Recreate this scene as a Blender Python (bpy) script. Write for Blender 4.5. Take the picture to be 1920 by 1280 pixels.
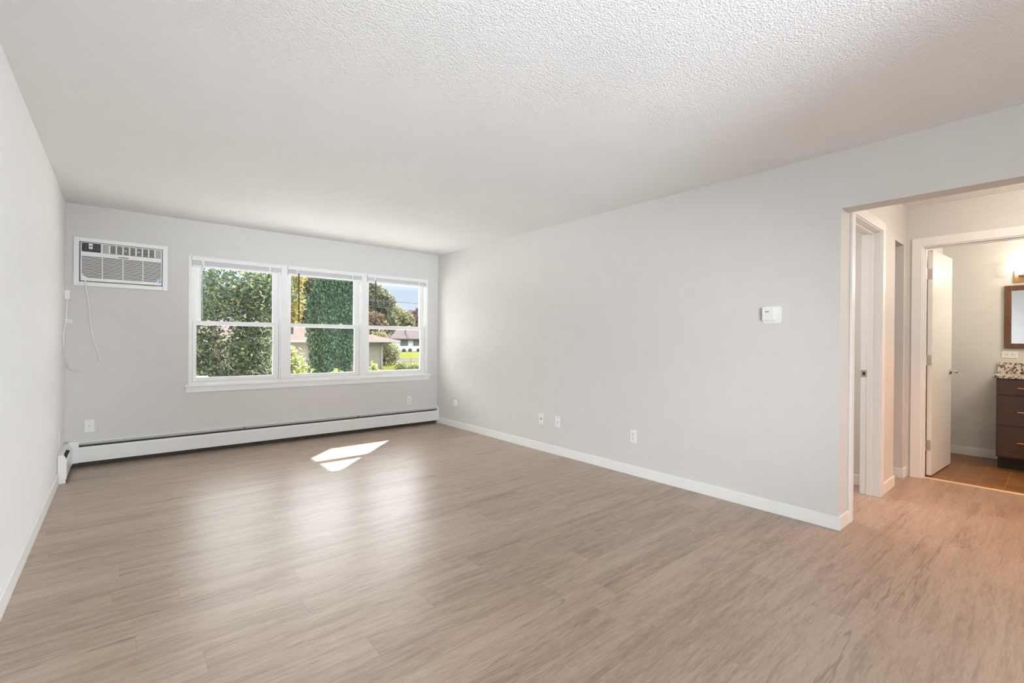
import bpy, bmesh, math, random
import numpy as np
from mathutils import Vector, Matrix

for o in list(bpy.data.objects):
    bpy.data.objects.remove(o)
S = bpy.context.scene
COL = S.collection
random.seed(7)
PI = math.pi

# ------------------------------------------------------------------ camera
cam_d = bpy.data.cameras.new('camera')
cam_d.sensor_fit = 'HORIZONTAL'
cam_d.sensor_width = 36.0
cam_d.lens = 870.79 / 1920 * 36
cam_d.clip_start = 0.02
cam_d.clip_end = 800
cam = bpy.data.objects.new('camera', cam_d)
COL.objects.link(cam)
R3 = Matrix(((0.765542, -0.005022, -0.643367), (-0.643337, 0.006381, -0.765556), (0.00795, 0.999967, 0.001654)))
cam.matrix_world = Matrix.Translation((0, 0, 1.2033)) @ R3.to_4x4()
S.camera = cam

# ------------------------------------------------------------------ view
S.view_settings.view_transform = 'Standard'
S.view_settings.look = 'None'
S.view_settings.gamma = 1.0
S.view_settings.use_curve_mapping = False
S.view_settings.exposure = 0.53
S.cycles.use_denoising = True
S.cycles.max_bounces = 12
S.cycles.diffuse_bounces = 6
S.cycles.glossy_bounces = 4
S.cycles.transparent_max_bounces = 16
S.cycles.sample_clamp_indirect = 8.0

# ------------------------------------------------------------------ sky
W = bpy.data.worlds.new('sky')
S.world = W
W.use_nodes = True
nt = W.node_tree
nt.nodes.clear()
wo = nt.nodes.new('ShaderNodeOutputWorld')
bg = nt.nodes.new('ShaderNodeBackground')
tc = nt.nodes.new('ShaderNodeTexCoord')
sx = nt.nodes.new('ShaderNodeSeparateXYZ')
rp = nt.nodes.new('ShaderNodeValToRGB')
nt.links.new(tc.outputs['Generated'], sx.inputs[0])
nt.links.new(sx.outputs['Z'], rp.inputs[0])
SKY = 6.2
els = [(0.0, (0.66, 0.69, 0.72)), (0.05, (0.57, 0.63, 0.71)), (0.10, (0.47, 0.56, 0.70)), (0.145, (0.95, 1.02, 1.1)),
       (0.20, (SKY, SKY * 1.01, SKY * 1.03)), (0.60, (SKY, SKY * 1.03, SKY * 1.07)), (1.0, (SKY * 0.8, SKY * 0.85, SKY * 0.93))]
cr = rp.color_ramp
cr.elements[0].position, cr.elements[0].color = els[0][0], els[0][1] + (1,)
cr.elements[1].position, cr.elements[1].color = els[-1][0], els[-1][1] + (1,)
for pos, c in els[1:-1]:
    e = cr.elements.new(pos)
    e.color = c + (1,)
nt.links.new(rp.outputs[0], bg.inputs[0])
bg.inputs[1].default_value = 1.0
nt.links.new(bg.outputs[0], wo.inputs[0])

# ------------------------------------------------------------------ sun
sl = bpy.data.lights.new('sun', 'SUN')
sl.energy = 17.5
sl.angle = math.radians(0.6)
sl.color = (1.0, 0.94, 0.84)
sun = bpy.data.objects.new('sun', sl)
COL.objects.link(sun)
sun.rotation_euler = Vector((-1, -1, -1.055)).to_track_quat('-Z', 'Y').to_euler()
sun.location = (20, 24, 22)


def area_light(name, loc, direction, sx_, sy_, energy, color):
    d = bpy.data.lights.new(name, 'AREA')
    d.shape = 'RECTANGLE'
    d.size, d.size_y = sx_, sy_
    d.energy, d.color = energy, color
    o = bpy.data.objects.new(name, d)
    COL.objects.link(o)
    o.location = loc
    o.rotation_euler = Vector(direction).to_track_quat('-Z', 'Z' if abs(direction[2]) < .9 else 'Y').to_euler()
    return o


# unseen fill light added behind the camera to stand in for daylight
rear = area_light('rear_fill_light', (0.42, -2.72, 1.25), (0.14, 1, 0.0), 1.4, 2.0, 36, (0.82, 0.91, 1.0))
rear.data.spread = math.radians(118)

def spot_light(name, loc, target, energy, color, size, blend, soft):
    d = bpy.data.lights.new(name, 'SPOT')
    d.energy, d.color, d.spot_size, d.spot_blend, d.shadow_soft_size = energy, color, math.radians(size), blend, soft
    o = bpy.data.objects.new(name, d)
    COL.objects.link(o)
    o.location = loc
    o.rotation_euler = (Vector(target) - Vector(loc)).to_track_quat('-Z', 'Y').to_euler()
    return o


# three unseen fill spots added at the rear, aimed at long walls and ceiling
spot_light('wall_fill_spot', (-0.20, -2.55, 1.45), (3.539, 2.7, 0.95), 430, (0.88, 0.94, 1.0), 35, 1.0, 0.25)
spot_light('ceiling_fill_spot', (0.75, -2.55, 1.35), (1.75, 2.8, 2.66), 680, (0.80, 0.90, 1.0), 42, 1.0, 0.25)
spot_light('side_fill_spot', (3.25, -2.55, 1.45), (-0.398, 2.4, 1.0), 600, (0.84, 0.92, 1.0), 39, 1.0, 0.25)

# ------------------------------------------------------------------ dimensions
XL, XR, YB, H = -0.398, 3.539, 5.903, 2.44
YW = YB + 0.18          # outside face of the window wall
XE = 3.69               # hall side of the living-room wall
YO = 0.93               # edge of the opening / hall wall face
XH = 5.49               # hall end wall
XB = 7.055              # far bathroom wall
ZG = -1.45              # ground outside


# ------------------------------------------------------------------ helpers
def lin(r, g, b):
    f = lambda c: (c / 255 / 12.92) if c / 255 <= 0.04045 else ((c / 255 + 0.055) / 1.055) ** 2.4
    return (f(r), f(g), f(b))


def link(name, me, parent=None):
    o = bpy.data.objects.new(name, me)
    COL.objects.link(o)
    if parent is not None:
        o.parent = parent
        o.matrix_parent_inverse = Matrix.Translation(-parent.location)
    return o


class MB:
    """collects simple shapes in world space and links them as one mesh object"""
    def __init__(s):
        s.v, s.f = [], []

    def add(s, vs, fs):
        k = len(s.v)
        s.v += [tuple(v) for v in vs]
        s.f += [tuple(i + k for i in f) for f in fs]
        return s

    def box(s, x0, x1, y0, y1, z0, z1):
        x0, x1 = min(x0, x1), max(x0, x1)
        y0, y1 = min(y0, y1), max(y0, y1)
        z0, z1 = min(z0, z1), max(z0, z1)
        return s.add([(x0, y0, z0), (x1, y0, z0), (x1, y1, z0), (x0, y1, z0), (x0, y0, z1), (x1, y0, z1), (x1, y1, z1), (x0, y1, z1)],
                     [(0, 3, 2, 1), (4, 5, 6, 7), (0, 1, 5, 4), (1, 2, 6, 5), (2, 3, 7, 6), (3, 0, 4, 7)])

    def prism(s, pts, axis, a, b):
        """polygon pts (2D) extruded along axis from a to b; 2D order: x->(y,z), y->(x,z), z->(x,y)"""
        n = len(pts)
        def mk(p, t):
            return {'x': (t, p[0], p[1]), 'y': (p[0], t, p[1]), 'z': (p[0], p[1], t)}[axis]
        vs = [mk(p, a) for p in pts] + [mk(p, b) for p in pts]
        fs = [tuple(range(n))[::-1], tuple(range(n, 2 * n))] + [(i, (i + 1) % n, n + (i + 1) % n, n + i) for i in range(n)]
        return s.add(vs, fs)

    def cyl(s, p0, p1, r0, r1=None, n=16):
        r1 = r0 if r1 is None else r1
        p0, p1 = Vector(p0), Vector(p1)
        d = (p1 - p0).normalized()
        u = d.orthogonal().normalized()
        w = d.cross(u)
        vs = []
        for p, r in ((p0, r0), (p1, r1)):
            for i in range(n):
                a = 2 * PI * i / n
                vs.append(p + (u * math.cos(a) + w * math.sin(a)) * r)
        fs = [tuple(range(n))[::-1], tuple(range(n, 2 * n))] + [(i, (i + 1) % n, n + (i + 1) % n, n + i) for i in range(n)]
        return s.add(vs, fs)

    def tube(s, pts, r, n=10, sub=6):
        P = [Vector(p) for p in pts]
        if sub > 1 and len(P) > 2:
            Q = []
            for i in range(len(P) - 1):
                a, b, c, d = P[max(i - 1, 0)], P[i], P[i + 1], P[min(i + 2, len(P) - 1)]
                for k in range(sub):
                    t = k / sub
                    Q.append(0.5 * ((2 * b) + (c - a) * t + (2 * a - 5 * b + 4 * c - d) * t * t + (3 * b - a - 3 * c + d) * t ** 3))
            Q.append(P[-1])
            P = Q
        vs, fs = [], []
        u = None
        for i, p in enumerate(P):
            d = (P[min(i + 1, len(P) - 1)] - P[max(i - 1, 0)]).normalized()
            u = d.orthogonal().normalized() if u is None else (u - d * u.dot(d)).normalized()
            w = d.cross(u)
            for k in range(n):
                a = 2 * PI * k / n
                vs.append(p + (u * math.cos(a) + w * math.sin(a)) * r)
        for i in range(len(P) - 1):
            for k in range(n):
                fs.append((i * n + k, i * n + (k + 1) % n, (i + 1) * n + (k + 1) % n, (i + 1) * n + k))
        fs += [tuple(range(n))[::-1], tuple(range((len(P) - 1) * n, len(P) * n))]
        return s.add(vs, fs)

    def lathe(s, prof, origin, axis, n=24):
        """prof = [(r, t)] with t measured along axis from origin"""
        d = Vector(axis).normalized()
        u = d.orthogonal().normalized()
        w = d.cross(u)
        o = Vector(origin)
        vs = []
        for r, t in prof:
            for i in range(n):
                a = 2 * PI * i / n
                vs.append(o + d * t + (u * math.cos(a) + w * math.sin(a)) * r)
        m = len(prof)
        fs = [(j * n + i, j * n + (i + 1) % n, (j + 1) * n + (i + 1) % n, (j + 1) * n + i) for j in range(m - 1) for i in range(n)]
        fs += [tuple(range(n))[::-1], tuple(range((m - 1) * n, m * n))]
        return s.add(vs, fs)

    def build(s, name, mat, parent=None, bevel=0, smooth=False, seg=2):
        me = bpy.data.meshes.new(name)
        me.from_pydata(s.v, [], s.f)
        bm = bmesh.new()
        bm.from_mesh(me)
        bmesh.ops.recalc_face_normals(bm, faces=bm.faces)
        bm.to_mesh(me)
        bm.free()
        me.materials.append(mat)
        o = link(name, me, parent)
        if smooth:
            for p in me.polygons:
                p.use_smooth = True
            me.set_sharp_from_angle(angle=math.radians(40))
        if bevel:
            b = o.modifiers.new('bevel', 'BEVEL')
            b.width, b.segments, b.limit_method = bevel, seg, 'ANGLE'
        return o


def box(*a):
    return MB().box(*a)


def thing(name, label, cat, loc, group=None):
    o = bpy.data.objects.new(name, None)
    COL.objects.link(o)
    o.location = loc
    o.empty_display_size = 0.05
    return tag(o, label, cat, group)


def tag(o, label, cat, group=None, kind=None):
    o['label'], o['category'] = label, cat
    if group:
        o['group'] = group
    if kind:
        o['kind'] = kind
    return o


def struct(o, label=None):
    o['kind'] = 'structure'
    if label:
        o['label'] = label
    return o


def sempty(name, loc, label=None):
    o = bpy.data.objects.new(name, None)
    COL.objects.link(o)
    o.location = loc
    o.empty_display_size = 0.05
    return struct(o, label)


# ------------------------------------------------------------------ materials
def new_mat(name):
    m = bpy.data.materials.new(name)
    m.use_nodes = True
    n = m.node_tree.nodes
    return m, m.node_tree, n['Principled BSDF']


def N(t, typ, **kw):
    n = t.nodes.new(typ)
    for k, v in kw.items():
        setattr(n, k, v)
    return n


def math_n(t, op, a, b=None, c=None):
    n = N(t, 'ShaderNodeMath', operation=op)
    for i, x in enumerate((a, b, c)):
        if x is None:
            continue
        if isinstance(x, (int, float)):
            n.inputs[i].default_value = x
        else:
            t.links.new(x, n.inputs[i])
    return n.outputs[0]


def ramp(t, fac, stops, interp='LINEAR'):
    r = N(t, 'ShaderNodeValToRGB')
    r.color_ramp.interpolation = interp
    e = r.color_ramp.elements
    e[0].position, e[0].color = stops[0][0], tuple(stops[0][1]) + (1,)
    e[1].position, e[1].color = stops[-1][0], tuple(stops[-1][1]) + (1,)
    for p, c in stops[1:-1]:
        x = e.new(p)
        x.color = tuple(c) + (1,)
    t.links.new(fac, r.inputs[0])
    return r.outputs[0]


def bump(t, bsdf, height, strength, dist):
    b = N(t, 'ShaderNodeBump')
    b.inputs['Strength'].default_value = strength
    b.inputs['Distance'].default_value = dist
    t.links.new(height, b.inputs['Height'])
    t.links.new(b.outputs[0], bsdf.inputs['Normal'])


def noise(t, vec, scale, detail=2, rough=0.5, dim='3D'):
    n = N(t, 'ShaderNodeTexNoise', noise_dimensions=dim)
    n.inputs['Scale'].default_value = scale
    n.inputs['Detail'].default_value = detail
    n.inputs['Roughness'].default_value = rough
    if vec is not None:
        t.links.new(vec, n.inputs['Vector'])
    return n.outputs['Fac']


def plain(name, color, rough=0.5, metal=0.0, spec=0.5, vary=0.0, vscale=8.0, bmp=0.0, bscale=200.0, coat=0.0):
    m, t, p = new_mat(name)
    p.inputs['Roughness'].default_value = rough
    p.inputs['Metallic'].default_value = metal
    p.inputs['Specular IOR Level'].default_value = spec
    p.inputs['Coat Weight'].default_value = coat
    tcn = N(t, 'ShaderNodeTexCoord').outputs['Object']
    v = max(vary, 0.015)
    c = ramp(t, noise(t, tcn, vscale, 3), [(0.3, tuple(x * (1 - v) for x in color)), (0.7, tuple(min(1, x * (1 + v)) for x in color))])
    t.links.new(c, p.inputs['Base Color'])
    if bmp:
        bump(t, p, noise(t, tcn, bscale, 2), bmp, 0.002)
    return m


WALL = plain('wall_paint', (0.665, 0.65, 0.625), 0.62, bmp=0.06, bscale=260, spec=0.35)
WALL_LIT = plain('lit_wall_paint', (0.86, 0.86, 0.855), 0.62, bmp=0.06, bscale=260, spec=0.35)  # wall paint whitened for one wall to imitate daylight on it
TRIM = plain('white_trim_paint', (0.83, 0.825, 0.81), 0.38, bmp=0.02, bscale=90)
VINYL = plain('white_vinyl', (0.83, 0.83, 0.825), 0.32)
PLASTIC = plain('white_plastic', (0.82, 0.82, 0.80), 0.35)
PLASTIC_CREAM = plain('cream_plastic', (0.76, 0.755, 0.72), 0.4)
PLASTIC_GREY = plain('grey_plastic', (0.42, 0.42, 0.40), 0.45)
BLACK = plain('black_panel', (0.018, 0.018, 0.020), 0.25)
DARK = plain('dark_recess', (0.035, 0.033, 0.030), 0.8)
DARK_FIN = plain('dark_fins', (0.055, 0.047, 0.038), 0.7, vary=0.25, vscale=30)
ENAMEL = plain('heater_enamel', (0.79, 0.785, 0.765), 0.36, bmp=0.03, bscale=60)
NICKEL = plain('satin_nickel', (0.58, 0.53, 0.48), 0.32, metal=1.0)
BRONZE = plain('warm_bronze', (0.55, 0.33, 0.16), 0.32, metal=1.0)
BLUE = plain('blue_sticker', (0.10, 0.36, 0.62), 0.5)
LIGHT_BLUE = plain('pale_blue_print', (0.55, 0.75, 0.88), 0.5)
CORD = plain('cream_cord', (0.78, 0.775, 0.745), 0.45)
BLIND = plain('blind_white', (0.80, 0.795, 0.80), 0.4)
BLIND_GREY = plain('blind_slat_grey', (0.84, 0.835, 0.85), 0.45)
WAND_BACKLIT = plain('backlit_wand', (0.03, 0.03, 0.025), 0.2)  # clear wand painted dark, as it looks against the light
WAND_LIGHT = plain('pale_wand', (0.55, 0.56, 0.56), 0.2)
LOGO = plain('grey_print', (0.16, 0.16, 0.16), 0.5)
DOOR_PAINT = plain('door_paint', (0.80, 0.775, 0.735), 0.35, bmp=0.02, bscale=90)

# popcorn ceiling
CEIL, t, p = new_mat('popcorn_ceiling')
p.inputs['Roughness'].default_value = 0.9
p.inputs['Specular IOR Level'].default_value = 0.15
tcn = N(t, 'ShaderNodeTexCoord').outputs['Object']
n1 = noise(t, tcn, 135, 2, 0.5)
n2 = noise(t, tcn, 2.0, 3)
t.links.new(ramp(t, n2, [(0.3, (0.83, 0.828, 0.82)), (0.7, (0.855, 0.853, 0.845))]), p.inputs['Base Color'])
bump(t, p, ramp(t, n1, [(0.35, (0, 0, 0)), (0.7, (1, 1, 1))]), 0.4, 0.005)


# plank floor ------------------------------------------------------
def plank_material(name, tone=(1, 1, 1), pw=0.152, pl=1.22, rough=0.36):
    m, t, p = new_mat(name)
    tcn = N(t, 'ShaderNodeTexCoord').outputs['Object']
    sp = N(t, 'ShaderNodeSeparateXYZ')
    t.links.new(tcn, sp.inputs[0])
    x, y = sp.outputs['X'], sp.outputs['Y']
    yr = math_n(t, 'DIVIDE', y, pw)
    row = math_n(t, 'FLOOR', yr)
    wn = N(t, 'ShaderNodeTexWhiteNoise', noise_dimensions='1D')
    t.links.new(row, wn.inputs['W'])
    xr = math_n(t, 'ADD', math_n(t, 'DIVIDE', x, pl), wn.outputs['Value'])
    col = math_n(t, 'FLOOR', xr)
    wn2 = N(t, 'ShaderNodeTexWhiteNoise', noise_dimensions='2D')
    cv = N(t, 'ShaderNodeCombineXYZ')
    t.links.new(row, cv.inputs[0])
    t.links.new(col, cv.inputs[1])
    t.links.new(cv.outputs[0], wn2.inputs['Vector'])
    pid = wn2.outputs['Value']
    # grain coordinates: long along x, shifted for every plank
    g = N(t, 'ShaderNodeCombineXYZ')
    t.links.new(math_n(t, 'ADD', math_n(t, 'MULTIPLY', x, 1.0), math_n(t, 'MULTIPLY', pid, 37.0)), g.inputs[0])
    t.links.new(math_n(t, 'MULTIPLY', y, 9.0), g.inputs[1])
    t.links.new(math_n(t, 'MULTIPLY', pid, 11.0), g.inputs[2])
    gv = g.outputs[0]
    broad = noise(t, gv, 1.6, 4, 0.6)
    fine = noise(t, gv, 14.0, 5, 0.65)
    dist = N(t, 'ShaderNodeTexNoise')
    dist.inputs['Scale'].default_value = 2.3
    dist.inputs['Detail'].default_value = 6
    dist.inputs['Distortion'].default_value = 1.6
    t.links.new(gv, dist.inputs['Vector'])
    mixv = math_n(t, 'ADD', math_n(t, 'SUBTRACT', math_n(t, 'MULTIPLY', broad, 0.42), 0.08),
                  math_n(t, 'ADD', math_n(t, 'MULTIPLY', fine, 0.44), math_n(t, 'MULTIPLY', dist.outputs['Fac'], 0.30)))
    tonev = math_n(t, 'ADD', mixv, math_n(t, 'MULTIPLY', math_n(t, 'SUBTRACT', pid, 0.5), 0.10))
    k = lambda c: tuple(a * b for a, b in zip(c, tone))
    base = ramp(t, tonev, [(0.30, k((0.215, 0.145, 0.101))), (0.43, k((0.316, 0.224, 0.163))), (0.54, k((0.391, 0.290, 0.218))), (0.70, k((0.477, 0.368, 0.287)))])
    # dark cracks: thin, long, only here and there
    g2 = N(t, 'ShaderNodeCombineXYZ')
    t.links.new(math_n(t, 'ADD', math_n(t, 'MULTIPLY', x, 0.40), math_n(t, 'MULTIPLY', pid, 53.0)), g2.inputs[0])
    t.links.new(math_n(t, 'MULTIPLY', y, 7.0), g2.inputs[1])
    t.links.new(math_n(t, 'MULTIPLY', pid, 23.0), g2.inputs[2])
    ck = noise(t, g2.outputs[0], 2.6, 3, 0.45)
    line = math_n(t, 'SUBTRACT', 1.0, math_n(t, 'MULTIPLY', math_n(t, 'ABSOLUTE', math_n(t, 'SUBTRACT', ck, 0.5)), 55.0))
    where = ramp(t, noise(t, g2.outputs[0], 1.1, 2), [(0.54, (0, 0, 0)), (0.62, (1, 1, 1))])
    crack = math_n(t, 'MULTIPLY', math_n(t, 'MAXIMUM', line, 0.0), where)
    # seams
    fy = math_n(t, 'FRACT', yr)
    fx = math_n(t, 'FRACT', xr)
    sy = math_n(t, 'LESS_THAN', fy, 0.011)
    sxx = math_n(t, 'LESS_THAN', fx, 0.0016)
    seam = math_n(t, 'MAXIMUM', sy, sxx)
    dark = math_n(t, 'MAXIMUM', math_n(t, 'MULTIPLY', crack, 0.55), math_n(t, 'MULTIPLY', seam, 0.28))
    mx = N(t, 'ShaderNodeMix', data_type='RGBA')
    t.links.new(dark, mx.inputs['Factor'])
    t.links.new(base, mx.inputs[6])
    mx.inputs[7].default_value = tuple(a * b for a, b in zip((0.10, 0.070, 0.050), tone)) + (1,)
    t.links.new(mx.outputs[2], p.inputs['Base Color'])
    p.inputs['Roughness'].default_value = rough
    p.inputs['Specular IOR Level'].default_value = 0.95
    hgt = math_n(t, 'SUBTRACT', math_n(t, 'MULTIPLY', fine, 0.5), math_n(t, 'MULTIPLY', seam, 1.0))
    bump(t, p, hgt, 0.10, 0.002)
    return m


PLANK = plank_material('grey_brown_plank')

# bathroom tile
TILE, t, p = new_mat('brown_tile')
tcn = N(t, 'ShaderNodeTexCoord').outputs['Object']
br = N(t, 'ShaderNodeTexBrick')
br.offset = 0.5
br.inputs['Scale'].default_value = 1.0
br.inputs['Brick Width'].default_value = 0.31
br.inputs['Row Height'].default_value = 0.158
br.inputs['Mortar Size'].default_value = 0.0035
br.inputs['Color1'].default_value = (0.9, 0.9, 0.9, 1)
br.inputs['Color2'].default_value = (1.15, 1.15, 1.15, 1)
br.inputs['Mortar'].default_value = (1.6, 1.6, 1.6, 1)
t.links.new(tcn, br.inputs['Vector'])
mp = N(t, 'ShaderNodeMapping')
mp.inputs['Scale'].default_value = (9, 2.2, 1)
t.links.new(tcn, mp.inputs['Vector'])
c = ramp(t, noise(t, mp.outputs[0], 2.2, 5, 0.65), [(0.3, (0.125, 0.055, 0.018)), (0.5, (0.215, 0.10, 0.034)), (0.72, (0.31, 0.155, 0.058))])
mx = N(t, 'ShaderNodeMix', data_type='RGBA', blend_type='MULTIPLY')
mx.inputs['Factor'].default_value = 1.0
t.links.new(c, mx.inputs[6])
t.links.new(br.outputs['Color'], mx.inputs[7])
t.links.new(mx.outputs[2], p.inputs['Base Color'])
p.inputs['Roughness'].default_value = 0.35


def wood(name, c0, c1, axis_scale, rough=0.35):
    m, t, p = new_mat(name)
    tcn = N(t, 'ShaderNodeTexCoord').outputs['Object']
    mp = N(t, 'ShaderNodeMapping')
    mp.inputs['Scale'].default_value = axis_scale
    t.links.new(tcn, mp.inputs['Vector'])
    t.links.new(ramp(t, noise(t, mp.outputs[0], 6, 5, 0.6), [(0.3, c0), (0.7, c1)]), p.inputs['Base Color'])
    p.inputs['Roughness'].default_value = rough
    return m


VANITY = wood('dark_stained_wood', (0.055, 0.026, 0.016), (0.085, 0.042, 0.026), (1, 1, 9), 0.32)
VANITY_DARK = plain('dark_toe_kick', (0.022, 0.013, 0.010), 0.5)
MIRROR_WOOD = wood('brown_stained_wood', (0.105, 0.045, 0.020), (0.16, 0.075, 0.034), (1, 9, 1), 0.35)

GRANITE, t, p = new_mat('speckled_granite')
tcn = N(t, 'ShaderNodeTexCoord').outputs['Object']
v = N(t, 'ShaderNodeTexNoise')
v.inputs['Scale'].default_value = 42
v.inputs['Detail'].default_value = 6
v.inputs['Distortion'].default_value = 0.8
t.links.new(tcn, v.inputs['Vector'])
t.links.new(ramp(t, v.outputs['Fac'], [(0.36, (0.03, 0.024, 0.02)), (0.44, (0.20, 0.135, 0.09)), (0.50, (0.62, 0.53, 0.42)), (0.62, (0.78, 0.72, 0.62))]), p.inputs['Base Color'])
p.inputs['Roughness'].default_value = 0.15


def thin_glass(name, tint=(1, 1, 1), f0=0.04):
    m = bpy.data.materials.new(name)
    m.use_nodes = True
    t = m.node_tree
    t.nodes.clear()
    o = N(t, 'ShaderNodeOutputMaterial')
    tr = N(t, 'ShaderNodeBsdfTransparent')
    tr.inputs[0].default_value = tuple(tint) + (1,)
    gl = N(t, 'ShaderNodeBsdfGlossy')
    gl.inputs['Roughness'].default_value = 0.0
    lw = N(t, 'ShaderNodeLayerWeight')
    lw.inputs['Blend'].default_value = 0.5
    fr = math_n(t, 'ADD', math_n(t, 'MULTIPLY', math_n(t, 'POWER', lw.outputs['Facing'], 5.0), 0.9), f0)
    mx = N(t, 'ShaderNodeMixShader')
    t.links.new(fr, mx.inputs[0])
    t.links.new(tr.outputs[0], mx.inputs[1])
    t.links.new(gl.outputs[0], mx.inputs[2])
    t.links.new(mx.outputs[0], o.inputs[0])
    return m


GLASS = thin_glass('window_glass', (0.97, 0.985, 0.975))

MIRROR, t, p = new_mat('mirror_silver')
p.inputs['Base Color'].default_value = (0.86, 0.88, 0.89, 1)
p.inputs['Metallic'].default_value = 1
p.inputs['Roughness'].default_value = 0.02


def glow(name, color, strength):
    m, t, p = new_mat(name)
    p.inputs['Base Color'].default_value = (0.9, 0.9, 0.88, 1)
    p.inputs['Emission Color'].default_value = tuple(color) + (1,)
    p.inputs['Emission Strength'].default_value = strength
    p.inputs['Roughness'].default_value = 0.3
    return m


LAMP_GLASS = glow('lit_frosted_glass', (1.0, 0.92, 0.80), 5.0)
DOWNLIGHT = glow('lit_downlight', (1.0, 0.72, 0.45), 3.0)


def leaf_mat(name, stops, trans=0.35, rough=0.55):
    m = bpy.data.materials.new(name)
    m.use_nodes = True
    t = m.node_tree
    p = t.nodes['Principled BSDF']
    out = t.nodes['Material Output']
    gi = N(t, 'ShaderNodeNewGeometry')
    c = ramp(t, gi.outputs['Random Per Island'], stops)
    t.links.new(c, p.inputs['Base Color'])
    p.inputs['Roughness'].default_value = rough
    p.inputs['Specular IOR Level'].default_value = 0.3
    tl = N(t, 'ShaderNodeBsdfTranslucent')
    t.links.new(c, tl.inputs[0])
    mx = N(t, 'ShaderNodeMixShader')
    mx.inputs[0].default_value = trans
    t.links.new(p.outputs[0], mx.inputs[1])
    t.links.new(tl.outputs[0], mx.inputs[2])
    t.links.new(mx.outputs[0], out.inputs[0])
    return m


L_BUSH = leaf_mat('broad_green_leaves', [(0.0, (0.010, 0.024, 0.015)), (0.40, (0.024, 0.048, 0.026)), (0.75, (0.060, 0.084, 0.030)), (0.95, (0.15, 0.16, 0.065)), (1.0, (0.26, 0.22, 0.12))])
L_BRIGHT = leaf_mat('bright_yellow_green_leaves', [(0.0, (0.070, 0.100, 0.030)), (0.5, (0.190, 0.220, 0.065)), (1.0, (0.330, 0.310, 0.150))])
L_ARB = leaf_mat('evergreen_sprays', [(0.0, (0.006, 0.022, 0.011)), (0.5, (0.014, 0.040, 0.019)), (0.9, (0.036, 0.074, 0.028)), (1.0, (0.085, 0.120, 0.044))], 0.12)
L_YELLOW = leaf_mat('golden_leaves', [(0.0, (0.120, 0.110, 0.030)), (0.5, (0.275, 0.230, 0.065)), (1.0, (0.375, 0.330, 0.130))])
L_OAK = leaf_mat('grey_green_leaves', [(0.0, (0.030, 0.043, 0.028)), (0.5, (0.080, 0.092, 0.050)), (1.0, (0.210, 0.200, 0.100))])
L_PALE = leaf_mat('pale_olive_leaves', [(0.0, (0.070, 0.080, 0.040)), (0.5, (0.160, 0.160, 0.075)), (1.0, (0.280, 0.260, 0.140))])
L_ORANGE = leaf_mat('orange_leaves', [(0.0, (0.075, 0.060, 0.035)), (0.5, (0.160, 0.100, 0.055)), (1.0, (0.240, 0.170, 0.095))])
L_PURPLE = leaf_mat('plum_leaves', [(0.0, (0.045, 0.028, 0.035)), (0.5, (0.100, 0.060, 0.070)), (1.0, (0.160, 0.100, 0.105))])
BARK = plain('bark', (0.11, 0.085, 0.065), 0.85, vary=0.3, vscale=20)
GRASS, t, p = new_mat('sunny_lawn')
tcn = N(t, 'ShaderNodeTexCoord').outputs['Object']
t.links.new(ramp(t, noise(t, tcn, 0.9, 6, 0.7), [(0.3, (0.046, 0.049, 0.011)), (0.5, (0.078, 0.080, 0.018)), (0.7, (0.110, 0.108, 0.030))]), p.inputs['Base Color'])
p.inputs['Roughness'].default_value = 0.9
p.inputs['Specular IOR Level'].default_value = 0.0
BOUNCE_PALE = plain('pale_bounce_ground', (0.56, 0.54, 0.52), 0.9, vary=0.08, vscale=2, spec=0.0)
CONCRETE = plain('pale_concrete', (0.075, 0.066, 0.060), 0.9, vary=0.1, vscale=1, spec=0.0)
SHINGLE = plain('pink_shingle', (0.098, 0.075, 0.071), 0.9, vary=0.12, vscale=3.0, spec=0.0)
SHINGLE_GREY = plain('grey_shingle', (0.075, 0.062, 0.064), 0.9, vary=0.1, vscale=2, spec=0.0)
FASCIA = plain('cream_fascia', (0.20, 0.185, 0.165), 0.6, spec=0.0)
SIDING, t, p = new_mat('beige_siding')
tcn = N(t, 'ShaderNodeTexCoord').outputs['Object']
sp = N(t, 'ShaderNodeSeparateXYZ')
t.links.new(tcn, sp.inputs[0])
fz = math_n(t, 'FRACT', math_n(t, 'DIVIDE', sp.outputs['Z'], 0.20))
t.links.new(ramp(t, fz, [(0.0, (0.07, 0.066, 0.056)), (0.08, (0.122, 0.107, 0.082)), (1.0, (0.137, 0.120, 0.093))]), p.inputs['Base Color'])
p.inputs['Roughness'].default_value = 0.8
WHITE_SIDING = plain('white_siding', (0.40, 0.41, 0.47), 0.7, spec=0.0)
DARK_PANE = plain('dark_house_pane', (0.07, 0.075, 0.09), 0.15)
GALV = plain('galvanised_steel', (0.10, 0.10, 0.095), 0.7, spec=0.1)
CABLE = plain('black_cable', (0.05, 0.05, 0.048), 0.8, spec=0.0)
BRICK_EXT = plain('outside_wall', (0.45, 0.38, 0.32), 0.9, vary=0.1)

# ------------------------------------------------------------------ room shell
def wall_along_x(name, x0, x1, y0, y1, z0, z1, holes, mat):
    """a wall running along x with rectangular holes (hx0, hx1, hz0, hz1)"""
    xs = sorted({x0, x1} | {h[0] for h in holes} | {h[1] for h in holes})
    b = MB()
    for a, c in zip(xs[:-1], xs[1:]):
        hs = sorted((h[2], h[3]) for h in holes if h[0] <= a + 1e-6 and h[1] >= c - 1e-6)
        z = z0
        for h0, h1 in hs:
            if h0 > z + 1e-6:
                b.box(a, c, y0, y1, z, h0)
            z = h1
        if z1 > z + 1e-6:
            b.box(a, c, y0, y1, z, z1)
    return struct(b.build(name, mat))


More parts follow.
